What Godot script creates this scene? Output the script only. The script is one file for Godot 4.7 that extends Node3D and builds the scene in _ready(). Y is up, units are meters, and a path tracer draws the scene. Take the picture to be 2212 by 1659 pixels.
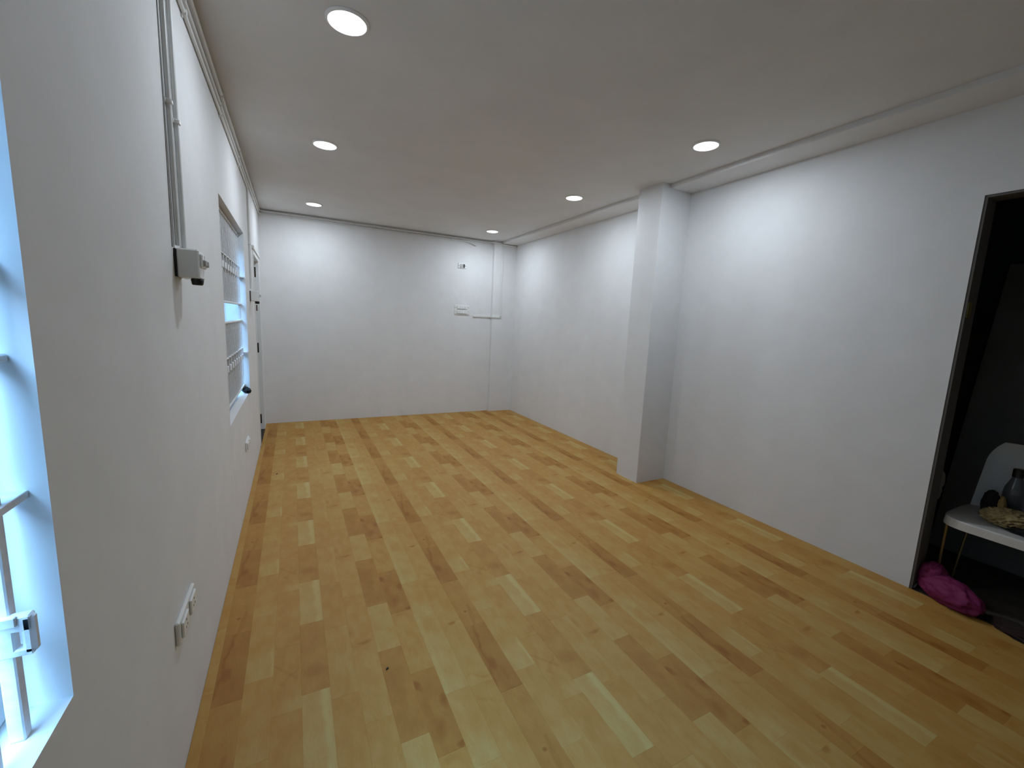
extends Node3D
# An empty, freshly painted room with a wood-look floor; metres, y up, left wall at x = 0, camera near z = 0 looking towards -z.

const W := 3.4256      # inner face of the right wall
const D := 6.038       # far wall at z = -D
const H := 2.605       # ceiling
const REAR := 2.4      # wall behind the camera
const T := 0.19        # thickness of the outer (left) wall
const TR := 0.12       # thickness of the right wall
const OX := 4.78       # far wall of the store room beyond the doorway

var mats := {}
var taken := {}

func _ready() -> void:
	# ---- camera
	var cam := Camera3D.new()
	cam.name = "camera"
	cam.projection = Camera3D.PROJECTION_PERSPECTIVE
	cam.keep_aspect = Camera3D.KEEP_HEIGHT
	cam.fov = 84.638
	cam.near = 0.02
	cam.position = Vector3(0.333, 1.4, 0)
	cam.rotation_degrees = Vector3(-8.249, -27.556, 2.545)
	add_child(cam)
	cam.current = true
	# ---- sky, exposure
	var sky_mat := ProceduralSkyMaterial.new()
	sky_mat.sky_top_color = Color(0.50, 0.72, 0.93)
	sky_mat.sky_horizon_color = Color(0.70, 0.84, 0.96)
	sky_mat.ground_horizon_color = Color(0.55, 0.66, 0.78)
	sky_mat.ground_bottom_color = Color(0.30, 0.33, 0.36)
	sky_mat.sky_energy_multiplier = 1.0
	var sky := Sky.new()
	sky.sky_material = sky_mat
	var env := Environment.new()
	env.background_mode = Environment.BG_SKY
	env.sky = sky
	env.background_energy_multiplier = 34.0
	env.tonemap_mode = Environment.TONE_MAPPER_LINEAR
	env.tonemap_exposure = 1.0
	env.sdfgi_enabled = true
	env.ssao_enabled = true
	env.ssil_enabled = true
	var we := WorldEnvironment.new()
	we.name = "environment"
	we.environment = env
	add_child(we)
	# ---- scene
	make_materials()
	build_shell()
	build_floor()
	build_windows()
	build_door()
	build_downlights()
	build_left_wall_electrics()
	build_far_wall_electrics()
	build_store_room()
	build_bits()

# ------------------------------------------------------------------ helpers
func mb() -> SurfaceTool:
	var st := SurfaceTool.new()
	st.begin(Mesh.PRIMITIVE_TRIANGLES)
	return st

func tri(st: SurfaceTool, a: Vector3, b: Vector3, c: Vector3, n: Vector3) -> void:
	if (b - a).cross(c - a).dot(n) > 0.0:
		var t := b
		b = c
		c = t
	st.set_normal(n); st.add_vertex(a)
	st.set_normal(n); st.add_vertex(b)
	st.set_normal(n); st.add_vertex(c)

func quad(st: SurfaceTool, a: Vector3, b: Vector3, c: Vector3, d: Vector3, n: Vector3) -> void:
	tri(st, a, b, c, n)
	tri(st, a, c, d, n)

func box(st: SurfaceTool, mn: Vector3, mx: Vector3) -> void:
	var v := []
	for i in 8:
		v.append(Vector3(mx.x if i & 1 else mn.x, mx.y if i & 2 else mn.y, mx.z if i & 4 else mn.z))
	quad(st, v[0], v[1], v[3], v[2], Vector3(0, 0, -1))
	quad(st, v[4], v[5], v[7], v[6], Vector3(0, 0, 1))
	quad(st, v[0], v[1], v[5], v[4], Vector3(0, -1, 0))
	quad(st, v[2], v[3], v[7], v[6], Vector3(0, 1, 0))
	quad(st, v[0], v[2], v[6], v[4], Vector3(-1, 0, 0))
	quad(st, v[1], v[3], v[7], v[5], Vector3(1, 0, 0))

# a box with every edge chamfered by c
func cbox(st: SurfaceTool, mn: Vector3, mx: Vector3, c: float, basis := Basis.IDENTITY, at := Vector3.ZERO) -> void:
	var ctr := (mn + mx) / 2.0
	var h := (mx - mn) / 2.0
	c = minf(c, minf(h.x, minf(h.y, h.z)) * 0.95)
	var P := func(s: Vector3, axis: int) -> Vector3:
		var p := Vector3(s.x * (h.x - c), s.y * (h.y - c), s.z * (h.z - c))
		p[axis] = s[axis] * h[axis]
		return at + basis * (ctr + p)
	for axis in 3:
		var b := (axis + 1) % 3
		var d := (axis + 2) % 3
		for s in [-1.0, 1.0]:
			var q := []
			for k in [[-1, -1], [1, -1], [1, 1], [-1, 1]]:
				var sv := Vector3.ZERO
				sv[axis] = s
				sv[b] = k[0]
				sv[d] = k[1]
				q.append(P.call(sv, axis))
			var n := Vector3.ZERO
			n[axis] = s
			quad(st, q[0], q[1], q[2], q[3], basis * n)
		for s in [-1.0, 1.0]:
			for t in [-1.0, 1.0]:
				var s0 := Vector3.ZERO
				s0[b] = s
				s0[d] = t
				var s1 := s0
				s0[axis] = -1.0
				s1[axis] = 1.0
				var n2 := Vector3.ZERO
				n2[b] = s
				n2[d] = t
				quad(st, P.call(s0, b), P.call(s1, b), P.call(s1, d), P.call(s0, d), (basis * n2).normalized())
	for i in 8:
		var s3 := Vector3(1 if i & 1 else -1, 1 if i & 2 else -1, 1 if i & 4 else -1)
		tri(st, P.call(s3, 0), P.call(s3, 1), P.call(s3, 2), (basis * s3).normalized())

func smooth_tri(st: SurfaceTool, pa: Vector3, na: Vector3, pb: Vector3, nb: Vector3, pc: Vector3, nc: Vector3) -> void:
	if (pb - pa).cross(pc - pa).dot(na + nb + nc) > 0.0:
		var t := pb
		pb = pc
		pc = t
		t = nb
		nb = nc
		nc = t
	st.set_normal(na); st.add_vertex(pa)
	st.set_normal(nb); st.add_vertex(pb)
	st.set_normal(nc); st.add_vertex(pc)

func tube(st: SurfaceTool, pts: Array, r: float, seg := 10, caps := true) -> void:
	var rings := []
	var up := Vector3(0.123, 0.871, 0.47).normalized()
	for i in pts.size():
		var dir: Vector3
		if i == 0:
			dir = pts[1] - pts[0]
		elif i == pts.size() - 1:
			dir = pts[i] - pts[i - 1]
		else:
			dir = (pts[i + 1] - pts[i]).normalized() + (pts[i] - pts[i - 1]).normalized()
		dir = dir.normalized()
		var a := (up - dir * up.dot(dir)).normalized()
		up = a
		var b := dir.cross(a)
		var ring := []
		for k in seg:
			var t := TAU * k / seg
			ring.append(a * cos(t) + b * sin(t))
		rings.append(ring)
		if caps and (i == 0 or i == pts.size() - 1):
			for k in seg:
				tri(st, pts[i], pts[i] + ring[k] * r, pts[i] + (a * cos(TAU * (k + 1) / seg) + b * sin(TAU * (k + 1) / seg)) * r, dir * (-1.0 if i == 0 else 1.0))
	for i in pts.size() - 1:
		for k in seg:
			var k2 := (k + 1) % seg
			var n0: Vector3 = rings[i][k]
			var n1: Vector3 = rings[i][k2]
			var m0: Vector3 = rings[i + 1][k]
			var m1: Vector3 = rings[i + 1][k2]
			smooth_tri(st, pts[i] + n0 * r, n0, pts[i] + n1 * r, n1, pts[i + 1] + m1 * r, m1)
			smooth_tri(st, pts[i] + n0 * r, n0, pts[i + 1] + m1 * r, m1, pts[i + 1] + m0 * r, m0)

# a path with rounded corners
func bend(pts: Array, r: float, steps := 5) -> Array:
	var out := [pts[0]]
	for i in range(1, pts.size() - 1):
		var p: Vector3 = pts[i]
		var a: Vector3 = p + (pts[i - 1] - p).normalized() * r
		var b: Vector3 = p + (pts[i + 1] - p).normalized() * r
		for k in steps + 1:
			var t := float(k) / steps
			out.append(a.lerp(p, t).lerp(p.lerp(b, t), t))
	out.append(pts[-1])
	return out

# profile: (radius, height) pairs turned round the y axis at `at`
func lathe(st: SurfaceTool, profile: Array, at: Vector3, seg := 32) -> void:
	for i in profile.size() - 1:
		var p: Vector2 = profile[i]
		var q: Vector2 = profile[i + 1]
		var t := (q - p).normalized()
		var n2 := Vector2(t.y, -t.x)
		for k in seg:
			var a := TAU * k / seg
			var b := TAU * (k + 1) / seg
			var ca := Vector3(cos(a), 0, sin(a))
			var cb := Vector3(cos(b), 0, sin(b))
			var na := ca * n2.x + Vector3.UP * n2.y
			var nb := cb * n2.x + Vector3.UP * n2.y
			var A := at + ca * p.x + Vector3.UP * p.y
			var B := at + cb * p.x + Vector3.UP * p.y
			var A2 := at + ca * q.x + Vector3.UP * q.y
			var B2 := at + cb * q.x + Vector3.UP * q.y
			if p.x > 1e-5:
				smooth_tri(st, A, na, B, nb, B2, nb)
			if q.x > 1e-5:
				smooth_tri(st, A, na, B2, nb, A2, na)

# a lumpy closed bag or bundle: ellipsoid of radii r, folded by noise; flattened below `flat` (local y)
func blob(st: SurfaceTool, at: Vector3, basis: Basis, r: Vector3, amp: float, freq: float, sd: int, flat := -9.0, nu := 40, nv := 24, squash := 1.0) -> void:
	var noise := FastNoiseLite.new()
	noise.seed = sd
	noise.frequency = freq
	noise.noise_type = FastNoiseLite.TYPE_SIMPLEX
	noise.fractal_octaves = 3
	var g := []
	for j in nv + 1:
		var row := []
		for i in nu:
			var th := PI * j / nv
			var ph := TAU * i / nu
			var d := Vector3(sin(th) * cos(ph), cos(th), sin(th) * sin(ph))
			var k := 1.0 + amp * (1.0 - 2.0 * absf(noise.get_noise_3d(d.x * 10.0, d.y * 10.0 * squash, d.z * 10.0)))
			var p := Vector3(d.x * r.x, d.y * r.y, d.z * r.z) * k
			p.y = maxf(p.y, flat)
			row.append(at + basis * p)
		g.append(row)
	var norm := func(j: int, i: int) -> Vector3:
		var a: Vector3 = g[mini(j + 1, nv)][i]
		var b: Vector3 = g[maxi(j - 1, 0)][i]
		var c: Vector3 = g[j][(i + 1) % nu]
		var d: Vector3 = g[j][(i + nu - 1) % nu]
		var n := (a - b).cross(c - d)
		if n.length() < 1e-9:
			n = g[j][i] - at
		if n.dot(g[j][i] - at) < 0.0:
			n = -n
		return n.normalized()
	for j in nv:
		for i in nu:
			var i2 := (i + 1) % nu
			var na: Vector3 = norm.call(j, i)
			var nb: Vector3 = norm.call(j, i2)
			var nc: Vector3 = norm.call(j + 1, i2)
			var nd: Vector3 = norm.call(j + 1, i)
			if j > 0:
				smooth_tri(st, g[j][i], na, g[j][i2], nb, g[j + 1][i2], nc)
			if j < nv - 1:
				smooth_tri(st, g[j][i], na, g[j + 1][i2], nc, g[j + 1][i], nd)

func numbered(called: String) -> String:
	var n: int = taken.get(called, -1) + 1
	taken[called] = n
	return called if n == 0 else "%s_%03d" % [called, n]

func obj(called: String, st: SurfaceTool, m: Material, parent: Node = null) -> MeshInstance3D:
	var o := MeshInstance3D.new()
	o.mesh = st.commit()
	o.material_override = m
	o.cast_shadow = GeometryInstance3D.SHADOW_CASTING_SETTING_ON
	if parent == null:
		o.name = numbered(called)
		add_child(o)
	else:
		o.name = called
		parent.add_child(o, true)
	return o

func tag(o: Node, label: String, category: String, group := "") -> Node:
	o.set_meta("label", label)
	o.set_meta("category", category)
	if group != "":
		o.set_meta("group", group)
	return o

func thing(called: String, label: String, category: String, at := Vector3.ZERO, group := "") -> Node3D:
	var o := Node3D.new()
	o.name = numbered(called)
	o.position = at
	add_child(o)
	tag(o, label, category, group)
	return o

func setting(o: Node) -> Node:
	o.set_meta("kind", "structure")
	return o

func setting_node(called: String) -> Node3D:
	var o := Node3D.new()
	o.name = called
	add_child(o)
	setting(o)
	return o

# ------------------------------------------------------------------ materials
func plain(c: Color, rough: float, spec := 0.5, metal := 0.0) -> StandardMaterial3D:
	var m := StandardMaterial3D.new()
	m.albedo_color = c
	m.roughness = rough
	m.metallic_specular = spec
	m.metallic = metal
	return m

func mottled(lo: Color, hi: Color, rough: float, freq: float, scale: float, sd: int, bump := 0.0) -> StandardMaterial3D:
	var m := plain(Color.WHITE, rough)
	var noise := FastNoiseLite.new()
	noise.seed = sd
	noise.frequency = freq
	noise.fractal_octaves = 4
	var ramp := Gradient.new()
	ramp.set_color(0, lo)
	ramp.set_color(1, hi)
	var t := NoiseTexture2D.new()
	t.width = 256
	t.height = 256
	t.seamless = true
	t.noise = noise
	t.color_ramp = ramp
	m.albedo_texture = t
	m.uv1_triplanar = true
	m.uv1_world_triplanar = true
	m.uv1_scale = Vector3.ONE * scale
	if bump > 0.0:
		var nn := FastNoiseLite.new()
		nn.seed = sd + 1
		nn.frequency = 0.02
		nn.fractal_octaves = 3
		var nt := NoiseTexture2D.new()
		nt.width = 256
		nt.height = 256
		nt.seamless = true
		nt.as_normal_map = true
		nt.bump_strength = 4.0
		nt.noise = nn
		m.normal_enabled = true
		m.normal_texture = nt
		m.normal_scale = bump
	return m

func make_materials() -> void:
	mats.paint = mottled(Color(0.870, 0.868, 0.866), Color(0.890, 0.888, 0.886), 0.75, 0.012, 0.9, 3, 0.10)
	mats.ceiling = mottled(Color(0.850, 0.848, 0.846), Color(0.875, 0.873, 0.871), 0.85, 0.010, 0.7, 5, 0.05)
	mats.reveal = mottled(Color(0.875, 0.880, 0.885), Color(0.925, 0.925, 0.925), 0.6, 0.02, 2.5, 8, 0.30)
	mats.pvc = plain(Color(0.86, 0.86, 0.85), 0.45)
	mats.plastic = plain(Color(0.90, 0.90, 0.89), 0.35)
	mats.plastic_grey = plain(Color(0.72, 0.72, 0.71), 0.4)
	mats.black = plain(Color(0.035, 0.033, 0.03), 0.45)
	mats.grille = mottled(Color(0.84, 0.85, 0.86), Color(0.92, 0.92, 0.92), 0.45, 0.03, 6.0, 11, 0.2)
	mats.doorframe = plain(Color(0.88, 0.88, 0.87), 0.5)
	mats.doorleaf = plain(Color(0.72, 0.76, 0.79), 0.5)
	mats.hinge = plain(Color(0.16, 0.11, 0.06), 0.5, 0.5, 0.6)
	mats.bolt = plain(Color(0.30, 0.15, 0.13), 0.5)
	mats.screw = plain(Color(0.20, 0.20, 0.20), 0.4, 0.5, 0.8)
	mats.lamp_rim = plain(Color(0.93, 0.93, 0.93), 0.4)
	var lamp := plain(Color(0.95, 0.95, 0.95), 0.5)
	lamp.emission_enabled = true
	lamp.emission = Color(0.97, 0.985, 1.0)
	lamp.emission_energy_multiplier = 4.0
	mats.lamp = lamp
	mats.shutter = plain(Color(0.16, 0.12, 0.09), 0.6)
	mats.outer = mottled(Color(0.19, 0.19, 0.17), Color(0.25, 0.24, 0.22), 0.9, 0.02, 0.7, 21)
	mats.ground = mottled(Color(0.17, 0.16, 0.15), Color(0.23, 0.22, 0.21), 0.95, 0.03, 1.0, 23)
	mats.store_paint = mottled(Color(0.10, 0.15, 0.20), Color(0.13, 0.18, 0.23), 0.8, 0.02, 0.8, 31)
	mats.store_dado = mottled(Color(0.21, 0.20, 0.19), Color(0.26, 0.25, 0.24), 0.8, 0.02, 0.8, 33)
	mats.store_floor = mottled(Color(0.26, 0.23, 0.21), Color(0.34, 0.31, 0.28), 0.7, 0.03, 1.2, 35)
	mats.jamb = plain(Color(0.36, 0.35, 0.34), 0.7)
	mats.board = mottled(Color(0.40, 0.39, 0.37), Color(0.45, 0.44, 0.42), 0.6, 0.02, 0.8, 37)
	mats.chair = plain(Color(0.80, 0.79, 0.77), 0.35)
	mats.chair_leg = plain(Color(0.60, 0.52, 0.34), 0.35, 0.5, 0.7)
	mats.pink = plain(Color(0.46, 0.15, 0.31), 0.6, 0.3)
	mats.bottle = plain(Color(0.34, 0.35, 0.36), 0.2)
	mats.cloth_black = plain(Color(0.03, 0.03, 0.03), 0.9)
	mats.cloth_cream = mottled(Color(0.50, 0.42, 0.26), Color(0.72, 0.66, 0.48), 0.8, 0.05, 6.0, 41, 0.5)
	mats.mat_brown = mottled(Color(0.12, 0.07, 0.05), Color(0.19, 0.11, 0.08), 0.95, 0.06, 8.0, 43, 0.6)
	mats.tan = plain(Color(0.62, 0.49, 0.31), 0.7)
	mats.grey_bag = plain(Color(0.52, 0.52, 0.51), 0.4)
	mats.brass = plain(Color(0.52, 0.50, 0.24), 0.4, 0.5, 0.5)
	mats.paper = plain(Color(0.85, 0.85, 0.86), 0.8)

# ------------------------------------------------------------------ the room
const WIN1 := [-0.852, 0.43, 0.770, 2.012]      # far z, near z, sill, head
const WIN2 := [-4.105, -2.815, 0.745, 2.012]
const DOOR := [-5.75, -4.95, 0.0, 2.0]
const OPENING := [-0.9096, 0.02, 0.0, 2.134]   # doorway in the right wall

func build_shell() -> void:
	# outer wall with two windows and a door
	var st := mb()
	var zs := [-D - 0.2, DOOR[0], DOOR[1], WIN2[0], WIN2[1], WIN1[0], WIN1[1], REAR + 0.15]
	box(st, Vector3(-T, -0.1, zs[0]), Vector3(0, H + 0.02, zs[1]))
	box(st, Vector3(-T, DOOR[3], zs[1]), Vector3(0, H + 0.02, zs[2]))
	box(st, Vector3(-T, -0.1, zs[1]), Vector3(0, -0.012, zs[2]))
	box(st, Vector3(-T, -0.1, zs[2]), Vector3(0, H + 0.02, zs[3]))
	box(st, Vector3(-T, -0.1, zs[3]), Vector3(0, WIN2[2], zs[4]))
	box(st, Vector3(-T, WIN2[3], zs[3]), Vector3(0, H + 0.02, zs[4]))
	box(st, Vector3(-T, -0.1, zs[4]), Vector3(0, H + 0.02, zs[5]))
	box(st, Vector3(-T, -0.1, zs[5]), Vector3(0, WIN1[2], zs[6]))
	box(st, Vector3(-T, WIN1[3], zs[5]), Vector3(0, H + 0.02, zs[6]))
	box(st, Vector3(-T, -0.1, zs[6]), Vector3(0, H + 0.02, zs[7]))
	setting(obj("wall_left", st, mats.paint))
	# wall with the doorway to the store room
	st = mb()
	box(st, Vector3(W, -0.1, -D - 0.2), Vector3(W + TR, H + 0.02, OPENING[0]))
	box(st, Vector3(W, OPENING[3], OPENING[0]), Vector3(W + TR, H + 0.02, OPENING[1]))
	box(st, Vector3(W, -0.1, OPENING[1]), Vector3(W + TR, H + 0.02, REAR + 0.15))
	setting(obj("wall_right", st, mats.paint))
	st = mb()
	box(st, Vector3(-T, -0.1, -D - 0.2), Vector3(W + TR, H + 0.02, -D))
	setting(obj("wall_far", st, mats.paint))
	st = mb()
	box(st, Vector3(-T, -0.1, REAR), Vector3(W + TR, H + 0.02, REAR + 0.15))
	setting(obj("wall_rear", st, mats.paint))
	st = mb()
	box(st, Vector3(-T, H, -D - 0.2), Vector3(OX + 0.2, H + 0.15, REAR + 0.15))
	setting(obj("ceiling", st, mats.ceiling))
	# column and shallow beam along the right wall, corner pilaster on the far wall
	st = mb()
	cbox(st, Vector3(3.085, -0.02, -3.006), Vector3(W + 0.01, H + 0.01, -2.733), 0.003)
	setting(tag(obj("column", st, mats.paint), "square white column standing against the right wall", "column"))
	st = mb()
	cbox(st, Vector3(3.175, H - 0.034, -2.734), Vector3(W + 0.01, H + 0.01, REAR), 0.002)
	cbox(st, Vector3(3.175, H - 0.034, -D), Vector3(W + 0.01, H + 0.01, -3.005), 0.002)
	setting(tag(obj("ceiling_beam", st, mats.paint), "shallow white beam running along the top of the right wall", "beam"))
	st = mb()
	cbox(st, Vector3(3.055, -0.02, -D - 0.01), Vector3(W + 0.01, H + 0.01, -5.972), 0.003)
	setting(tag(obj("pilaster", st, mats.paint), "flat white pilaster in the far right corner", "pilaster"))
	# lining strip of the doorway
	st = mb()
	box(st, Vector3(W + 0.004, 0, OPENING[0]), Vector3(W + TR, OPENING[3], OPENING[0] + 0.012))
	box(st, Vector3(W + 0.004, OPENING[3] - 0.012, OPENING[0] + 0.012), Vector3(W + TR, OPENING[3], OPENING[1]))
	var lining := obj("trim_1", st, mats.jamb)
	setting(lining)
	# outside: ground and the neighbour's wall across a narrow lane
	st = mb()
	box(st, Vector3(-14, -0.4, -22), Vector3(-T, -0.3, 14))
	setting(obj("ground", st, mats.ground))
	st = mb()
	box(st, Vector3(-3.4, -0.3, -22), Vector3(-3.2, 4.2, 14))
	setting(obj("wall_neighbour", st, mats.outer))

# ------------------------------------------------------------------ floor
const PW := 0.0965      # plank width
const PX := 0.325       # where the pattern starts
const REP := 0.74       # the pattern repeats every 0.74 m
# per column: two planks [near end, far end, tone, marks]; marks: [kind, u, v, size u, size v, strength]
var DESIGNS := [
	[[1.555, 1.955, 0.36, [["k", 0.5, 0.72, 0.5, 0.10, 0.25]]], [1.955, 2.295, 0.86, [["b", 0.80, 0.5, 0.22, 9.0, -0.25]]]],
	[[1.49, 1.88, 0.60, [["b", 0.85, 0.6, 0.15, 9.0, -0.10]]], [1.88, 2.23, 0.50, []]],
	[[1.34, 1.75, 0.62, [["k", 0.55, 0.03, 0.40, 0.030, 0.55], ["k", 0.1, 0.05, 0.3, 0.06, 0.2]]], [1.75, 2.08, 0.56, [["k", 0.1, 0.80, 0.25, 0.12, 0.25]]]],
	[[1.222, 1.652, 0.22, [["k", 0.3, 0.45, 0.5, 0.22, 0.12], ["k", 0.5, 0.9, 0.6, 0.10, 0.12]]], [1.652, 1.962, 0.76, [["b", 0.0, 0.0, 1.2, 0.25, -0.15]]]],
	[[1.485, 1.865, 0.54, [["k", 0.4, 0.05, 0.3, 0.05, 0.2]]], [1.865, 2.225, 0.18, [["k", 0.12, 0.18, 0.16, 0.08, 0.75], ["k", 0.85, 0.45, 0.18, 0.12, 0.45], ["k", 0.35, 0.75, 0.4, 0.16, 0.35], ["k", 0.9, 0.95, 0.2, 0.05, 0.6], ["k", 0.2, 0.5, 0.2, 0.2, 0.25]]]],
	[[1.34, 1.785, 0.78, [["b", 0.12, 0.7, 0.16, 9.0, -0.18], ["k", 0.5, 0.15, 0.6, 0.16, 0.22]]], [1.785, 2.08, 0.64, [["b", 0.5, 0.95, 1.2, 0.35, -0.18]]]],
	[[1.33, 1.70, 0.62, [["k", 0.55, 0.02, 0.28, 0.045, 0.65], ["l", 0.2, 0.85, 0.95, 0.95, 0.3]]], [1.70, 2.07, 0.55, [["l", 0.1, 0.15, 0.9, 0.30, 0.25]]]],
	[[1.26, 1.64, 0.10, [["l", 0.45, 0.0, 0.15, 0.35, 0.6], ["l", 0.15, 0.35, 0.05, 0.9, 0.5], ["k", 0.30, 0.62, 0.2, 0.12, 0.55], ["k", 0.5, 0.85, 0.5, 0.2, 0.2]]], [1.64, 2.0, 0.34, [["k", 0.45, 0.72, 0.10, 0.03, 0.8], ["l", 0.7, 0.6, 0.5, 1.0, 0.5]]]],
	[[1.325, 1.72, 0.64, [["b", 0.5, 1.0, 1.2, 0.45, -0.22], ["b", 0.95, 0.8, 0.10, 0.25, -0.25]]], [1.72, 2.065, 0.58, [["b", 0.5, 1.0, 1.2, 0.30, -0.24]]]],
	[[1.47, 1.87, 0.52, [["k", 0.9, 0.9, 0.25, 0.08, 0.25]]], [1.87, 2.21, 0.52, [["l", 0.1, 0.3, 0.8, 0.55, 0.35], ["l", 0.3, 0.6, 0.9, 0.4, 0.3], ["b", 0.8, 0.97, 0.6, 0.18, -0.22]]]],
]
const CW := 96
const CH := 400

func wood_print() -> ImageTexture:
	# every printed plank of the repeat gets a cell of its own: colour, grain and knots only
	var fibre := FastNoiseLite.new()
	fibre.seed = 7
	fibre.frequency = 1.0
	fibre.fractal_octaves = 2
	var cloud := FastNoiseLite.new()
	cloud.seed = 19
	cloud.frequency = 1.0
	cloud.fractal_octaves = 3
	var dark := Vector3(0.605, 0.405, 0.150)
	var mid := Vector3(0.695, 0.515, 0.245)
	var light := Vector3(0.740, 0.635, 0.390)
	var data := PackedByteArray()
	data.resize(CW * 10 * CH * 2 * 3)
	for c in 10:
		for h in 2:
			var ds: Array = DESIGNS[c][h]
			var length: float = ds[1] - ds[0]
			var tone: float = 0.52 + (ds[2] - 0.52) * 0.80
			var marks: Array = ds[3]
			var off := float(c * 2 + h) * 13.7
			for y in CH:
				var v := (y + 0.5) / CH
				var row := ((h * CH + y) * CW * 10 + c * CW) * 3
				for x in CW:
					var u := (x + 0.5) / CW
					var wob := cloud.get_noise_2d(u * 1.3 + off, v * length * 7.0)
					var t := tone + 0.16 * wob + 0.09 * fibre.get_noise_2d(u * 22.0 + wob * 5.0 + off, v * length * 9.0)
					for m in marks:
						if m[0] == "l":
							var a := Vector2(m[1], m[2] * 4.0)
							var b := Vector2(m[3], m[4] * 4.0)
							var p := Vector2(u + 0.12 * wob, v * 4.0 + 0.2 * wob)
							var q := clampf((p - a).dot(b - a) / (b - a).length_squared(), 0.0, 1.0)
							var dist := p.distance_to(a.lerp(b, q))
							t -= 0.5 * m[5] * maxf(0.0, 1.0 - dist / 0.12)
						else:
							var du: float = (u - m[1] + 0.10 * wob) / m[3]
							var dv: float = (v - m[2] + 0.03 * wob) / m[4]
							var e := du * du + dv * dv
							if e < 1.0:
								t -= 0.8 * m[5] * (1.0 - e)
					t = clampf(t, -0.20, 1.15)
					var col := dark.lerp(mid, t * 2.0) if t < 0.5 else mid.lerp(light, t * 2.0 - 1.0)
					data[row] = int(clampf(col.x * 255.0, 0, 255))
					data[row + 1] = int(clampf(col.y * 255.0, 0, 255))
					data[row + 2] = int(clampf(col.z * 255.0, 0, 255))
					row += 3
	var img := Image.create_from_data(CW * 10, CH * 2, false, Image.FORMAT_RGB8, data)
	return ImageTexture.create_from_image(img)

func repeat_shift(q: int) -> float:
	return {-1: 0.37, 0: 0.0, 1: -0.36, 2: -0.77, 3: -1.15}.get(q, -0.38 * q)

# one plank: a 3 mm slab with eased top edges, its print on uv
func plank_faces(st: SurfaceTool, x0: float, x1: float, d0: float, d1: float, uv: Rect2) -> void:
	var e := 0.0004
	var y0 := -0.003
	var y1 := 0.0
	var put := func(p: Vector3, n: Vector3) -> void:
		st.set_uv(Vector2(lerpf(uv.position.x, uv.end.x, (p.x - x0) / (x1 - x0)), lerpf(uv.position.y, uv.end.y, (d1 + p.z) / (d1 - d0))))
		st.set_normal(n)
		st.add_vertex(p)
	var face := func(a: Vector3, b: Vector3, c: Vector3, d: Vector3, n: Vector3) -> void:
		var list := [a, b, c, a, c, d]
		if (b - a).cross(c - a).dot(n) > 0.0:
			list = [a, c, b, a, d, c]
		for p in list:
			put.call(p, n)
	var lo := [Vector3(x0, y0, -d1), Vector3(x1, y0, -d1), Vector3(x1, y0, -d0), Vector3(x0, y0, -d0)]
	var hi := [Vector3(x0 + e, y1, -d1 + e), Vector3(x1 - e, y1, -d1 + e), Vector3(x1 - e, y1, -d0 - e), Vector3(x0 + e, y1, -d0 - e)]
	var mid := []
	for p in lo:
		mid.append(Vector3(p.x, y1 - e, p.z))
	face.call(hi[0], hi[1], hi[2], hi[3], Vector3.UP)
	var nn := [Vector3(0, 0, -1), Vector3(1, 0, 0), Vector3(0, 0, 1), Vector3(-1, 0, 0)]
	for i in 4:
		var j := (i + 1) % 4
		face.call(hi[i], hi[j], mid[j], mid[i], (nn[i] + Vector3.UP).normalized())
		face.call(mid[i], mid[j], lo[j], lo[i], nn[i])

func build_floor() -> void:
	var vinyl := plain(Color.WHITE, 0.55, 0.4)
	vinyl.albedo_texture = wood_print()
	mats.vinyl = vinyl
	var floor_node := setting_node("floor")
	var st := mb()
	box(st, Vector3(0, -0.1, -D), Vector3(W, -0.0031, REAR))
	box(st, Vector3(-T, -0.1, DOOR[0]), Vector3(0, -0.0031, DOOR[1]))
	obj("screed", st, mats.store_floor, floor_node)
	var all := []
	for j in range(-4, 33):
		var q := floori(j / 10.0)
		var c := posmod(j, 10)
		var x0 := maxf(PX + PW * j, 0.001)
		var x1 := minf(PX + PW * (j + 1), W)
		if x1 - x0 < 0.004:
			continue
		var u0 := (x0 - PX - PW * j) / PW
		var u1 := (x1 - PX - PW * j) / PW
		for h in 2:
			var ds: Array = DESIGNS[c][h]
			for n in range(-8, 12):
				var a: float = ds[0] + repeat_shift(q) + n * REP
				var b: float = ds[1] + repeat_shift(q) + n * REP
				var d0 := maxf(a, -REAR)
				var d1 := minf(b, D - 0.001)
				if d1 - d0 < 0.004:
					continue
				var v0 := h * 0.5 + 0.002 + (b - d1) / (b - a) * 0.496
				var v1 := h * 0.5 + 0.002 + (b - d0) / (b - a) * 0.496
				var pad := 0.0006
				var uv := Rect2((c + u0) * 0.1 + pad, v0, (u1 - u0) * 0.1 - 2 * pad, v1 - v0)
				# those that cover most of the photograph first
				var dm := (d0 + d1) / 2.0
				var xm := (x0 + x1) / 2.0
				var ahead := dm * 0.887 + (xm - 0.333) * 0.4626
				var side := absf((xm - 0.333) * 0.887 - dm * 0.4626)
				var near := ahead * 0.99 + 0.2 > 0.9 and side < ahead * 1.25 + 0.2
				all.append([(x1 - x0) * (d1 - d0) / pow(maxf(ahead, 0.3), 3.0) if near else 0.0, x0, x1, d0, d1, uv])
	all.sort_custom(func(a, b): return a[0] > b[0])
	var rest := mb()
	for i in all.size():
		var a: Array = all[i]
		if i < 300:
			var one := mb()
			var cx: float = (a[1] + a[2]) / 2.0
			plank_faces(one, a[1], a[2], a[3], a[4], a[5])
			obj("plank", one, vinyl, floor_node)
		else:
			plank_faces(rest, a[1], a[2], a[3], a[4], a[5])
	var r := obj("more_planks", rest, vinyl, floor_node)
	r.set_meta("kind", "stuff")

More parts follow.
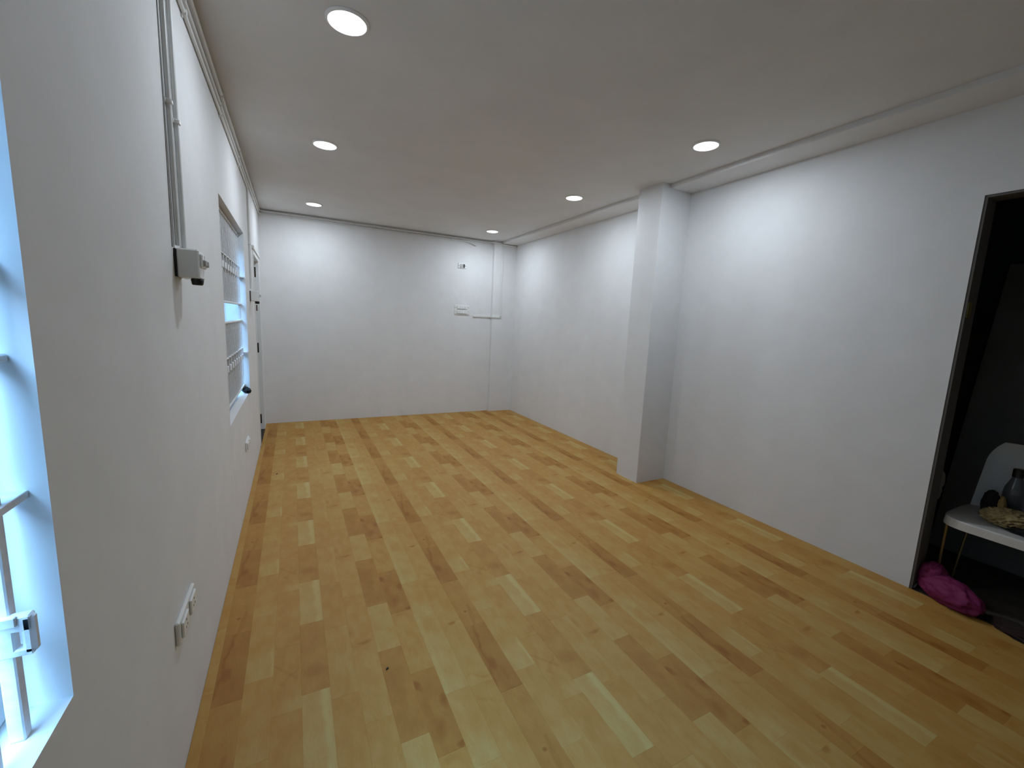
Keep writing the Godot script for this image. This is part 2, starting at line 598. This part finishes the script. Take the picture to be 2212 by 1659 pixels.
# ------------------------------------------------------------------ windows
func grille(win: Node3D, z0: float, z1: float, y0: float, y1: float, rails: Array, rows: Array, x: float, step: float) -> void:
	# frame of flat bars set in the reveal, square bars between the rails, rows of stamped loops round the bars
	for s in [[z0 + 0.052, z0 + 0.070], [z1 - 0.070, z1 - 0.052]]:
		var st := mb()
		cbox(st, Vector3(x - 0.009, y0, s[0]), Vector3(x + 0.009, y1, s[1]), 0.002)
		obj("stile", st, mats.grille, win)
	for ry in rails:
		var st2 := mb()
		cbox(st2, Vector3(x - 0.011, ry - 0.006, z0), Vector3(x + 0.011, ry + 0.006, z1), 0.002)
		obj("rail", st2, mats.grille, win)
	var spans := []
	for i in range(0, rails.size() - 1, 2):
		spans.append([rails[i], rails[i + 1]])
	var n := int((z1 - z0 - 0.14) / step)
	for span in spans:
		for k in range(1, n + 1):
			var z := z0 + 0.061 + k * step
			var st3 := mb()
			cbox(st3, Vector3(x - 0.007, span[0], z - 0.007), Vector3(x + 0.007, span[1], z + 0.007), 0.0015)
			obj("bar", st3, mats.grille, win)
	step *= 2.0
	for row in rows:
		for k in range(0, n / 2 + 1):
			var za := z0 + 0.061 + k * step
			var st4 := mb()
			# a loop: solid lower tongue, open window above, thin top
			cbox(st4, Vector3(x + 0.006, row - 0.045, za + 0.030), Vector3(x + 0.017, row - 0.006, za + step - 0.030), 0.0015)
			cbox(st4, Vector3(x + 0.006, row + 0.037, za + 0.002), Vector3(x + 0.015, row + 0.045, za + step - 0.030), 0.001)
			cbox(st4, Vector3(x + 0.006, row - 0.010, za - 0.006), Vector3(x + 0.015, row + 0.040, za + 0.006), 0.001)
			obj("scroll", st4, mats.grille, win)

func build_windows() -> void:
	var w1 := setting_node("window_1")
	grille(w1, WIN1[0], WIN1[1], WIN1[2], WIN1[3], [WIN1[2] - 0.008, 1.32, 1.45, WIN1[3] - 0.05], [1.70], -0.036, 0.0625)
	# hold-fast rod of the grille let into the plaster
	var st := mb()
	cbox(st, Vector3(-0.047, 1.112, WIN1[0]), Vector3(-0.022, 1.124, WIN1[1]), 0.001)
	obj("holdfast", st, mats.grille, w1)
	# latch keep on the stile: a folded strap with a slot
	st = mb()
	var za := -0.790
	var zb := -0.774
	cbox(st, Vector3(-0.090, 0.908, za), Vector3(-0.022, 0.968, zb), 0.002)
	cbox(st, Vector3(-0.016, 0.908, za), Vector3(-0.001, 0.968, zb), 0.005)
	cbox(st, Vector3(-0.026, 0.945, za), Vector3(-0.004, 0.968, zb), 0.002)
	cbox(st, Vector3(-0.026, 0.908, za), Vector3(-0.004, 0.919, zb), 0.002)
	cbox(st, Vector3(-0.090, 0.956, zb - 0.003), Vector3(-0.017, 0.970, zb + 0.004), 0.001)
	obj("latch_keep", st, mats.grille, w1)
	st = mb()
	cbox(st, Vector3(-0.16, WIN1[2], WIN1[0]), Vector3(-0.070, WIN1[3], WIN1[0] + 0.045), 0.003)
	cbox(st, Vector3(-0.16, WIN1[2], WIN1[1] - 0.045), Vector3(-0.070, WIN1[3], WIN1[1]), 0.003)
	cbox(st, Vector3(-0.16, WIN1[2], WIN1[0] + 0.045), Vector3(-0.070, WIN1[2] + 0.035, WIN1[1] - 0.045), 0.003)
	cbox(st, Vector3(-0.16, WIN1[3] - 0.045, WIN1[0] + 0.045), Vector3(-0.070, WIN1[3], WIN1[1] - 0.045), 0.003)
	obj("frame", st, mats.reveal, w1)
	var w2 := setting_node("window_2")
	grille(w2, WIN2[0], WIN2[1], WIN2[2], WIN2[3], [WIN2[2] + 0.05, 1.322, 1.452, WIN2[3] - 0.02], [1.70, 1.062], -0.045, 0.0625)
	for y in [1.665, 1.064]:
		st = mb()
		cbox(st, Vector3(-0.050, y - 0.005, WIN2[0]), Vector3(-0.006, y + 0.005, WIN2[0] + 0.06), 0.001)
		obj("holdfast", st, mats.grille, w2)
	st = mb()
	cbox(st, Vector3(-0.185, WIN2[2], WIN2[0]), Vector3(-0.165, WIN2[3], WIN2[0] + 0.04), 0.002)
	cbox(st, Vector3(-0.185, WIN2[2], WIN2[1] - 0.04), Vector3(-0.165, WIN2[3], WIN2[1]), 0.002)
	obj("frame", st, mats.reveal, w2)
	# the nearer shutter leaf is shut, the farther one stands open outside
	st = mb()
	cbox(st, Vector3(-0.222, WIN2[2] - 0.02, -3.82), Vector3(-0.192, WIN2[3] + 0.02, WIN2[1] + 0.03), 0.003)
	obj("shutter", st, mats.shutter, w2)
	st = mb()
	cbox(st, Vector3(-0.82, WIN2[2], WIN2[0] - 0.03), Vector3(-0.20, WIN2[3], WIN2[0] + 0.005), 0.003)
	obj("shutter", st, mats.shutter, w2)
	# dark scrap of rag left on the sill
	st = mb()
	blob(st, Vector3(-0.022, WIN2[2] + 0.014, -4.02), Basis(Vector3.UP, 0.3), Vector3(0.022, 0.020, 0.085), 0.40, 0.16, 5, -0.014, 32, 18)
	tag(obj("rag", st, mats.cloth_black), "small crumpled black rag lying on the far window sill", "rag")

func build_door() -> void:
	var d := setting_node("door_1")
	var st := mb()
	# frame: two posts and a head, proud of the plaster by a few millimetres
	cbox(st, Vector3(-0.10, 0.012, DOOR[0]), Vector3(0.006, DOOR[3], DOOR[0] + 0.045), 0.003)
	obj("post", st, mats.doorframe, d)
	st = mb()
	cbox(st, Vector3(-0.10, 0.012, DOOR[1] - 0.045), Vector3(0.006, DOOR[3], DOOR[1]), 0.003)
	obj("post", st, mats.doorframe, d)
	st = mb()
	cbox(st, Vector3(-0.10, DOOR[3] - 0.045, DOOR[0] + 0.045), Vector3(0.006, DOOR[3], DOOR[1] - 0.045), 0.003)
	obj("head", st, mats.doorframe, d)
	st = mb()
	cbox(st, Vector3(-0.003, DOOR[3], DOOR[0] - 0.05), Vector3(0.016, DOOR[3] + 0.03, DOOR[1] + 0.05), 0.003)
	obj("architrave", st, mats.doorframe, d)
	st = mb()
	cbox(st, Vector3(-0.10, -0.004, DOOR[0]), Vector3(0.0, 0.012, DOOR[1]), 0.002)
	obj("threshold", st, mats.black, d)
	# leaf, shut against the outer edge of the frame
	st = mb()
	cbox(st, Vector3(-0.098, 0.014, DOOR[0] + 0.047), Vector3(-0.062, DOOR[3] - 0.047, DOOR[1] - 0.047), 0.003)
	obj("leaf", st, mats.doorleaf, d)
	# sliding bolt on the near post
	st = mb()
	cbox(st, Vector3(0.006, 1.395, DOOR[1] - 0.040), Vector3(0.012, 1.505, DOOR[1] - 0.006), 0.001)
	var bolt := obj("bolt_plate", st, mats.plastic, d)
	st = mb()
	cbox(st, Vector3(0.011, 1.405, DOOR[1] - 0.030), Vector3(0.022, 1.465, DOOR[1] - 0.016), 0.002)
	obj("bolt", st, mats.bolt, bolt)
	for y in [1.84, 0.985, 0.142]:
		st = mb()
		cbox(st, Vector3(-0.056, y - 0.056, DOOR[0] + 0.045), Vector3(-0.026, y + 0.056, DOOR[0] + 0.049), 0.001)
		tube(st, [Vector3(-0.057, y - 0.056, DOOR[0] + 0.051), Vector3(-0.057, y + 0.056, DOOR[0] + 0.051)], 0.005, 8)
		obj("hinge", st, mats.hinge, d)

# ------------------------------------------------------------------ lamps
func build_downlights() -> void:
	var spots := [
		[0.567, -2.065, "round ceiling downlight nearest the left wall and the camera", 0.76],
		[0.572, -3.515, "round ceiling downlight above the barred window, second of the left row", 0.80],
		[0.575, -5.392, "round ceiling downlight near the far left corner", 0.97],
		[2.745, -5.385, "round ceiling downlight near the far right corner", 1.02],
		[2.742, -3.510, "round ceiling downlight just beyond the column, middle of the right row", 1.06],
		[2.765, -2.070, "round ceiling downlight before the column, nearest of the right row", 1.10],
	]
	for s in spots:
		var t := thing("downlight", s[2], "ceiling light", Vector3(s[0], H, s[1]), "round ceiling downlights")
		var st := mb()
		lathe(st, [Vector2(0.086, 0.0), Vector2(0.086, -0.003), Vector2(0.081, -0.009), Vector2(0.076, -0.010), Vector2(0.075, -0.006)], Vector3.ZERO, 48)
		obj("rim", st, mats.lamp_rim, t)
		st = mb()
		lathe(st, [Vector2(0.0755, -0.006), Vector2(0.060, -0.0105), Vector2(0.035, -0.0125), Vector2(0.0, -0.013)], Vector3.ZERO, 48)
		obj("diffuser", st, mats.lamp, t)
		var l := AreaLight3D.new()
		l.name = "glow"
		l.area_size = Vector2(0.10, 0.10)
		l.position = Vector3(0, -0.016, 0)
		l.rotation_degrees = Vector3(-90, 0, 0)
		l.light_color = Color(0.893, 0.946, 1.0)
		l.light_energy = 0.97 * s[3]
		l.area_range = 12.0
		l.shadow_enabled = true
		t.add_child(l, true)

# ------------------------------------------------------------------ conduits and switches
func clip_on(parent: Node3D, at: Vector3, along: Vector3, out_dir: Vector3, r: float) -> void:
	# saddle clip: a band over the pipe with a foot on either side
	var across := along.cross(out_dir).normalized()
	var b := Basis(across, out_dir, along)
	var st := mb()
	var hw := 0.007
	cbox(st, Vector3(-r - 0.003, -r, -hw), Vector3(r + 0.003, r + 0.003, hw), 0.0025, b, at)
	cbox(st, Vector3(-r - 0.010, -r - 0.001, -hw), Vector3(r + 0.010, -r + 0.004, hw), 0.001, b, at)
	obj("clip", st, mats.pvc, parent)

func build_left_wall_electrics() -> void:
	var r := 0.0075
	var w := r + 0.0015      # pipe centre off the wall
	# three runs under the ceiling and two drops to the near switch box
	var t := thing("conduit", "lowest white conduit along the left wall, dropping to the far switch box", "conduit", Vector3.ZERO, "white wiring conduits")
	var st := mb()
	tube(st, bend([Vector3(w, 1.60, -1.852), Vector3(w, 2.470, -1.852), Vector3(w, 2.470, -4.555), Vector3(w, 1.60, -4.515)], 0.035), r)
	obj("pipe", st, mats.pvc, t)
	clip_on(t, Vector3(w, 2.005, -1.852), Vector3.UP, Vector3.RIGHT, r)
	for z in [-2.1, -3.0, -3.9]:
		clip_on(t, Vector3(w, 2.470, z), Vector3.BACK, Vector3.RIGHT, r)
	clip_on(t, Vector3(w, 1.99, -4.533), Vector3.UP, Vector3.RIGHT, r)
	t = thing("conduit", "white conduit along the left and far walls, ending in a loose curl", "conduit", Vector3.ZERO, "white wiring conduits")
	st = mb()
	tube(st, bend([Vector3(w, 1.60, -1.758), Vector3(w, 2.520, -1.758), Vector3(w, 2.520, -4.4), Vector3(w, 2.545, -D + w), Vector3(2.50, 2.552, -D + w), Vector3(2.64, 2.545, -D + w + 0.01), Vector3(2.765, 2.506, -D + w + 0.045)], 0.035), r)
	obj("pipe", st, mats.pvc, t)
	clip_on(t, Vector3(w, 2.03, -1.758), Vector3.UP, Vector3.RIGHT, r)
	for z in [-2.1, -3.0, -3.9, -5.3]:
		clip_on(t, Vector3(w, 2.520 + maxf(0.0, (-4.4 - z) * 0.0155), z), Vector3.BACK, Vector3.RIGHT, r)
	for x in [0.355, 1.32, 2.40]:
		clip_on(t, Vector3(x, 2.5465 + x * 0.002, -D + w), Vector3.LEFT, Vector3.BACK, r)
	t = thing("conduit", "topmost white conduit in the ceiling corner, running round to the far right corner", "conduit", Vector3.ZERO, "white wiring conduits")
	st = mb()
	tube(st, bend([Vector3(0.0135, 2.570, REAR - 0.02), Vector3(0.0135, 2.570, -4.4), Vector3(0.0135, 2.580, -D + 0.0135), Vector3(2.98, 2.578, -D + 0.0135), Vector3(3.05, 2.574, -5.955), Vector3(3.165, 2.565, -5.955)], 0.03), 0.011)
	obj("pipe", st, mats.pvc, t)
	for z in [-2.1, -3.0, -3.9, -5.3]:
		clip_on(t, Vector3(0.0135, 2.570 + maxf(0.0, (-4.4 - z) * 0.0098), z), Vector3.BACK, Vector3.RIGHT, 0.011)
	for x in [0.355, 1.32, 2.40]:
		clip_on(t, Vector3(x, 2.580, -D + 0.0135), Vector3.LEFT, Vector3.BACK, 0.011)
	t = thing("conduit", "short white conduit under the beam in the far right corner", "conduit", Vector3.ZERO, "white wiring conduits")
	st = mb()
	tube(st, [Vector3(3.168, 2.5585, -5.958), Vector3(W - 0.005, 2.5540, -5.958)], 0.011)
	obj("pipe", st, mats.pvc, t)
	# thin bare cable beside the drops
	st = mb()
	tube(st, [Vector3(0.002, 1.59, -1.722), Vector3(0.002, 2.0, -1.735), Vector3(0.002, 2.55, -1.742)], 0.002, 6)
	tag(obj("cable", st, mats.plastic_grey), "thin grey cable beside the two drops above the near switch box", "cable")
	# surface boxes with rocker switches and a lamp holder below
	switch_box(Vector3(0, 1.545, -1.785), "white surface switch box on the left wall nearest the camera")
	switch_box(Vector3(0, 1.535, -4.50), "white surface switch box beside the door, beyond the barred window")
	plate(Vector3(0, 0.445, -1.54), 0.22, 0.075, "white socket plate low on the left wall nearest the camera")
	plate(Vector3(0, 0.415, -3.62), 0.20, 0.070, "white socket plate low on the left wall below the barred window")

func switch_box(at: Vector3, label: String) -> void:
	var t := thing("switch_box", label, "switch", at, "surface switch boxes")
	var st := mb()
	cbox(st, Vector3(0, -0.044, -0.045), Vector3(0.007, 0.044, 0.049), 0.001)
	obj("back_plate", st, mats.black, t)
	st = mb()
	cbox(st, Vector3(0.007, -0.046, -0.047), Vector3(0.066, 0.046, 0.050), 0.004)
	obj("housing", st, mats.plastic, t)
	for z in [0.022, -0.020]:
		st = mb()
		cbox(st, Vector3(0.064, -0.010, z - 0.017), Vector3(0.074, 0.034, z + 0.017), 0.003)
		var k := obj("switch_module", st, mats.plastic, t)
		st = mb()
		cbox(st, Vector3(0.070, -0.004, z - 0.010), Vector3(0.083, 0.016, z + 0.010), 0.003)
		obj("rocker", st, mats.plastic_grey, k)
	st = mb()
	lathe(st, [Vector2(0.0, 0.0), Vector2(0.017, 0.0), Vector2(0.018, -0.006), Vector2(0.016, -0.018), Vector2(0.0135, -0.021), Vector2(0.0, -0.021)], Vector3(0.054, -0.046, 0.020), 20)
	obj("lamp_holder", st, mats.black, t)

func plate(at: Vector3, w: float, h: float, label: String) -> void:
	var t := thing("socket_plate", label, "socket", at, "low socket plates")
	var st := mb()
	cbox(st, Vector3(0, -h / 2, -w / 2), Vector3(0.012, h / 2, w / 2), 0.004)
	obj("plate", st, mats.plastic, t)
	for z in [-0.25, 0.25]:
		st = mb()
		cbox(st, Vector3(0.011, -h * 0.34, w * z - w * 0.17), Vector3(0.019, h * 0.34, w * z + w * 0.17), 0.003)
		var m := obj("module", st, mats.plastic, t)
		st = mb()
		for k in [[0.012, 0.0], [-0.008, 0.009], [-0.008, -0.009]]:
			cbox(st, Vector3(0.0185, k[0] - 0.003, w * z + k[1] - 0.003), Vector3(0.0195, k[0] + 0.003, w * z + k[1] + 0.003), 0.0003)
		obj("pin_hole", st, mats.black, m)

func build_far_wall_electrics() -> void:
	var z := -D
	# upper socket plate: white outlet and an empty black module
	var t := thing("wall_socket", "small white socket plate with a black module high on the far wall", "socket", Vector3(2.569, 2.195, z))
	var st := mb()
	cbox(st, Vector3(-0.063, -0.036, 0), Vector3(0.063, 0.036, 0.010), 0.003)
	obj("plate", st, mats.plastic, t)
	st = mb()
	cbox(st, Vector3(-0.036, -0.026, 0.009), Vector3(0.012, 0.024, 0.017), 0.003)
	var m := obj("outlet", st, mats.plastic_grey, t)
	st = mb()
	for k in [[-0.012, 0.012], [-0.022, -0.008], [-0.002, -0.008]]:
		lathe_z(st, Vector3(k[0], k[1], 0.0165), 0.0035, 0.001)
	obj("pin_hole", st, mats.black, m)
	st = mb()
	cbox(st, Vector3(0.015, -0.026, 0.009), Vector3(0.040, 0.026, 0.0115), 0.001)
	obj("empty_module", st, mats.black, t)
	for x in [-0.050, 0.050]:
		st = mb()
		lathe_z(st, Vector3(x, 0, 0.010), 0.005, 0.001)
		obj("screw", st, mats.screw, t)
	# lower switch board: two rows
	t = thing("switchboard", "wide white switch plate with two rows of modules on the far wall", "switchboard", Vector3(2.583, 1.556, z))
	st = mb()
	cbox(st, Vector3(-0.116, -0.072, 0), Vector3(0.116, 0.072, 0.009), 0.003)
	obj("plate", st, mats.plastic, t)
	for row in [[0.014, 0.056], [-0.054, -0.012]]:
		st = mb()
		cbox(st, Vector3(-0.082, row[0] - 0.003, 0.005), Vector3(0.082, row[1] + 0.003, 0.0098), 0.0005)
		obj("bezel", st, mats.plastic_grey, t)
		for k in 4:
			st = mb()
			cbox(st, Vector3(-0.079 + k * 0.0397, row[0], 0.009), Vector3(-0.079 + k * 0.0397 + 0.0385, row[1], 0.019), 0.003)
			obj("switch_module", st, mats.plastic, t)
	for sx in [-0.1, 0.1]:
		for sy in [0.035, -0.02, -0.055]:
			st = mb()
			lathe_z(st, Vector3(sx, sy, 0.009), 0.0045, 0.001)
			obj("screw", st, mats.screw, t)
	# mini trunking: down the pilaster and across to the switch plate
	t = thing("trunking", "thin white trunking down the far right pilaster with a bar across at its foot", "trunking", Vector3.ZERO)
	st = mb()
	cbox(st, Vector3(3.178, 1.478, -5.972), Vector3(3.203, 2.555, -5.960), 0.002)
	obj("upright", st, mats.pvc, t)
	st = mb()
	cbox(st, Vector3(3.050, 1.463, -5.972), Vector3(3.203, 1.488, -5.960), 0.002)
	obj("crossbar", st, mats.pvc, t)
	st = mb()
	cbox(st, Vector3(2.762, 1.463, -D + 0.001), Vector3(3.055, 1.488, -D + 0.014), 0.002)
	obj("crossbar", st, mats.pvc, t)
	st = mb()
	cbox(st, Vector3(3.043, 1.463, -D + 0.001), Vector3(3.055, 1.488, -5.960), 0.002)
	obj("corner_piece", st, mats.pvc, t)

func lathe_z(st: SurfaceTool, at: Vector3, r: float, h: float) -> void:
	for k in 12:
		var a := TAU * k / 12
		var b := TAU * (k + 1) / 12
		var pa := at + Vector3(cos(a) * r, sin(a) * r, 0)
		var pb := at + Vector3(cos(b) * r, sin(b) * r, 0)
		var up := Vector3(0, 0, h)
		tri(st, at + up, pa + up, pb + up, Vector3(0, 0, 1))
		quad(st, pa, pb, pb + up, pa + up, Vector3(cos(a), sin(a), 0))

# ------------------------------------------------------------------ dim store room beyond the doorway
func build_store_room() -> void:
	var x0 := W + TR
	var st := mb()
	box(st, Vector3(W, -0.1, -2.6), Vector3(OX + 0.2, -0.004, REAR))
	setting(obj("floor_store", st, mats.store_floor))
	st = mb()
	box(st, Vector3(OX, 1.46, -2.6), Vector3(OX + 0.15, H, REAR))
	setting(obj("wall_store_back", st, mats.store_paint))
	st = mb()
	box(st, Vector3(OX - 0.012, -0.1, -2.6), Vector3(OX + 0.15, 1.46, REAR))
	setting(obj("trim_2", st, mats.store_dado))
	st = mb()
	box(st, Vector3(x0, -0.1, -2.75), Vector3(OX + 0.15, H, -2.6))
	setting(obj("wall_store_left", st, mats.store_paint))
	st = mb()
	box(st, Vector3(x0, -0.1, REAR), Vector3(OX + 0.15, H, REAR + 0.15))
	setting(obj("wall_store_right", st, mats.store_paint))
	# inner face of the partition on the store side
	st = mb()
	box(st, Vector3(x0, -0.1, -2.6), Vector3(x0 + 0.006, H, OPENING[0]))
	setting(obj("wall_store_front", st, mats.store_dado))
	# board leaning against the back wall
	var ang := atan2(0.46, 1.95)
	var b := Basis(Vector3(0, 0, 1), -ang)
	st = mb()
	cbox(st, Vector3(0, 0, 0), Vector3(0.025, 2.0, 1.2), 0.004, b, Vector3(4.25, 0.0, -1.10))
	tag(obj("leaning_board", st, mats.board), "large grey board leaning against the wall behind the white chair", "board")
	chair()
	# things on and round the chair
	var t := thing("bottle", "grey bottle with a black cap standing on the white chair", "bottle", Vector3(3.86, 0.455, -0.69))
	st = mb()
	lathe(st, [Vector2(0.0, 0.0), Vector2(0.040, 0.0), Vector2(0.044, 0.006), Vector2(0.044, 0.130), Vector2(0.040, 0.165), Vector2(0.026, 0.205), Vector2(0.019, 0.228), Vector2(0.0, 0.228)], Vector3.ZERO, 24)
	obj("body", st, mats.bottle, t)
	st = mb()
	lathe(st, [Vector2(0.0, 0.226), Vector2(0.023, 0.226), Vector2(0.023, 0.268), Vector2(0.020, 0.272), Vector2(0.0, 0.272)], Vector3.ZERO, 20)
	obj("cap", st, mats.black, t)
	t = thing("pouch", "crumpled black pouch with a tan band on the white chair seat", "pouch", Vector3(3.76, 0.455, -0.745))
	st = mb()
	blob(st, Vector3(0, 0.066, 0), Basis(Vector3.UP, 0.3), Vector3(0.045, 0.066, 0.034), 0.22, 0.10, 11, -0.066)
	obj("bag", st, mats.cloth_black, t)
	st = mb()
	blob(st, Vector3(-0.01, 0.060, 0.040), Basis(Vector3.UP, 0.3), Vector3(0.034, 0.062, 0.018), 0.15, 0.10, 12, -0.060)
	obj("band", st, mats.tan, t)
	st = mb()
	blob(st, Vector3(3.635, 0.500, -0.640), Basis(Vector3.UP, 0.25), Vector3(0.062, 0.040, 0.085), 0.35, 0.22, 14, -0.037, 72, 40)
	tag(obj("cloth_bundle", st, mats.cloth_cream), "creased cream cloth bundle at the front of the white chair seat", "cloth")
	st = mb()
	blob(st, Vector3(3.66, 0.466, -0.54), Basis(Vector3.UP, 0.1), Vector3(0.115, 0.026, 0.115), 0.2, 0.10, 17, -0.011)
	blob(st, Vector3(3.78, 0.490, -0.52), Basis(Vector3.UP, 0.4), Vector3(0.070, 0.045, 0.09), 0.25, 0.12, 18, -0.035)
	tag(obj("black_cloth", st, mats.cloth_black), "black cloth spread on the white chair below the cream bundle", "cloth")
	st = mb()
	blob(st, Vector3(3.470, 0.055, -0.765), Basis(Vector3.UP, -0.5), Vector3(0.078, 0.068, 0.150), 0.16, 0.10, 29, -0.055, 56, 32)
	blob(st, Vector3(3.510, 0.085, -0.845), Basis(Vector3.UP, -0.5), Vector3(0.058, 0.075, 0.062), 0.20, 0.10, 30, -0.080, 40, 24)
	tag(obj("plastic_bag", st, mats.pink), "long pink plastic bag lying on the doorway floor", "bag")
	st = mb()
	blob(st, Vector3(3.635, 0.58, -0.972), Basis(Vector3.UP, 0.0), Vector3(0.08, 0.115, 0.05), 0.25, 0.09, 31)
	blob(st, Vector3(3.625, 0.44, -0.970), Basis(Vector3.UP, 0.0), Vector3(0.05, 0.07, 0.04), 0.2, 0.09, 32)
	tag(obj("hanging_bag", st, mats.grey_bag), "grey plastic bag hanging behind the doorway edge", "bag")
	st = mb()
	blob(st, Vector3(3.45, 0.006, -0.47), Basis(Vector3.UP, -0.35), Vector3(0.070, 0.022, 0.13), 0.25, 0.10, 37, -0.005)
	tag(obj("doormat", st, mats.mat_brown), "dark brown rumpled mat at the edge of the doorway floor", "mat")

func chair() -> void:
	var t := thing("chair", "white moulded plastic chair with thin metal legs in the dark doorway", "chair", Vector3(3.72, 0, -0.64))
	# local: +x towards the backrest, -z to the left of the photograph
	var st := mb()
	# seat: rounded slab with a turned-down lip
	var nu := 16
	var outline := []
	for k in 40:
		var a := TAU * k / 40
		var p := Vector2(signf(cos(a)) * pow(absf(cos(a)), 0.45) * 0.235, signf(sin(a)) * pow(absf(sin(a)), 0.45) * 0.230)
		outline.append(p)
	var levels := [[0.90, 0.452], [0.985, 0.451], [1.0, 0.444], [1.012, 0.405], [0.99, 0.402], [0.97, 0.438], [0.5, 0.438]]
	for i in levels.size() - 1:
		for k in 40:
			var p: Vector2 = outline[k]
			var q: Vector2 = outline[(k + 1) % 40]
			var a := Vector3(p.x * levels[i][0], levels[i][1], p.y * levels[i][0])
			var b := Vector3(q.x * levels[i][0], levels[i][1], q.y * levels[i][0])
			var c := Vector3(q.x * levels[i + 1][0], levels[i + 1][1], q.y * levels[i + 1][0])
			var d := Vector3(p.x * levels[i + 1][0], levels[i + 1][1], p.y * levels[i + 1][0])
			var n := (b - a).cross(d - a).normalized()
			var want := Vector3(p.x, 0, p.y) if i in [1, 2] else (Vector3.UP if i == 0 else Vector3.DOWN)
			if n.dot(want) < 0:
				n = -n
			quad(st, a, b, c, d, n)
	for k in 40:
		var p: Vector2 = outline[k] * 0.90
		var q: Vector2 = outline[(k + 1) % 40] * 0.90
		tri(st, Vector3(0, 0.449, 0), Vector3(p.x, 0.452, p.y), Vector3(q.x, 0.452, q.y), Vector3.UP)
	obj("seat", st, mats.chair, t)
	# backrest: curved shell, narrower at the top, joined to the seat
	st = mb()
	var rows := 14
	var cols := 16
	var pt := func(i: int, k: int, side: float) -> Vector3:
		var v := float(i) / rows
		var u := (float(k) / cols) * 2.0 - 1.0
		var half := 0.215 - 0.02 * v
		if v > 0.70:
			half *= sqrt(maxf(0.0, 1.0 - pow((v - 0.70) / 0.30, 2.0) * 0.42))
		var y := 0.440 + v * 0.400
		var x := 0.205 + 0.085 * v - 0.030 * u * u + side
		return Vector3(x, y, u * half)
	for i in rows:
		for k in cols:
			for side in [0.0, 0.012]:
				var a: Vector3 = pt.call(i, k, side)
				var b: Vector3 = pt.call(i, k + 1, side)
				var c: Vector3 = pt.call(i + 1, k + 1, side)
				var d: Vector3 = pt.call(i + 1, k, side)
				var n := (b - a).cross(d - a).normalized()
				if n.x * (1.0 if side > 0 else -1.0) < 0:
					n = -n
				quad(st, a, b, c, d, n)
	for i in rows:
		for e in [0, cols]:
			quad(st, pt.call(i, e, 0.0), pt.call(i + 1, e, 0.0), pt.call(i + 1, e, 0.012), pt.call(i, e, 0.012), Vector3(0, 0, -1.0 if e == 0 else 1.0))
	for k in cols:
		quad(st, pt.call(rows, k, 0.0), pt.call(rows, k + 1, 0.0), pt.call(rows, k + 1, 0.012), pt.call(rows, k, 0.012), Vector3.UP)
	obj("backrest", st, mats.chair, t)
	for s in [[-1, -1], [-1, 1], [1, -1], [1, 1]]:
		st = mb()
		tube(st, [Vector3(s[0] * 0.195, 0.437, s[1] * 0.195), Vector3(s[0] * 0.125, -0.003, s[1] * 0.215)], 0.0065, 10)
		obj("leg", st, mats.chair_leg, t)

func build_bits() -> void:
	# crumbs of debris on the floor
	for s in [[0.633, -1.550, 0.006, "tiny dark crumb of debris on the floor nearest the camera"], [0.173, -4.064, 0.008, "tiny dark crumb of debris on the floor by the left wall"]]:
		var st := mb()
		blob(st, Vector3(s[0], 0.002, s[1]), Basis(Vector3.UP, 0.7), Vector3(s[2], 0.003, s[2] * 0.6), 0.3, 0.1, 3, -0.002, 12, 8)
		tag(obj("debris", st, mats.black), s[3], "debris", "crumbs on the floor")
	# scrap of paper in the doorway corner
	var st2 := mb()
	var a := Vector3(3.445, 0.002, -0.895)
	quad(st2, a, a + Vector3(0.03, 0.002, -0.0), a + Vector3(0.07, 0.035, -0.005), a + Vector3(0.03, 0.022, -0.008), Vector3(0, 0.8, 0.6))
	quad(st2, a + Vector3(0, -0.001, 0), a + Vector3(0.03, 0.001, -0.0), a + Vector3(0.07, 0.034, -0.006), a + Vector3(0.03, 0.021, -0.009), Vector3(0, -0.8, -0.6))
	tag(obj("paper_scrap", st2, mats.paper), "torn white paper scrap in the corner of the doorway", "paper")
	# latch keep on the doorway lining
	var st3 := mb()
	cbox(st3, Vector3(W + 0.012, 1.53, OPENING[0] + 0.0115), Vector3(W + 0.055, 1.61, OPENING[0] + 0.016), 0.001)
	tag(obj("strike_plate", st3, mats.brass), "small tarnished brass strike plate on the doorway edge", "strike plate")
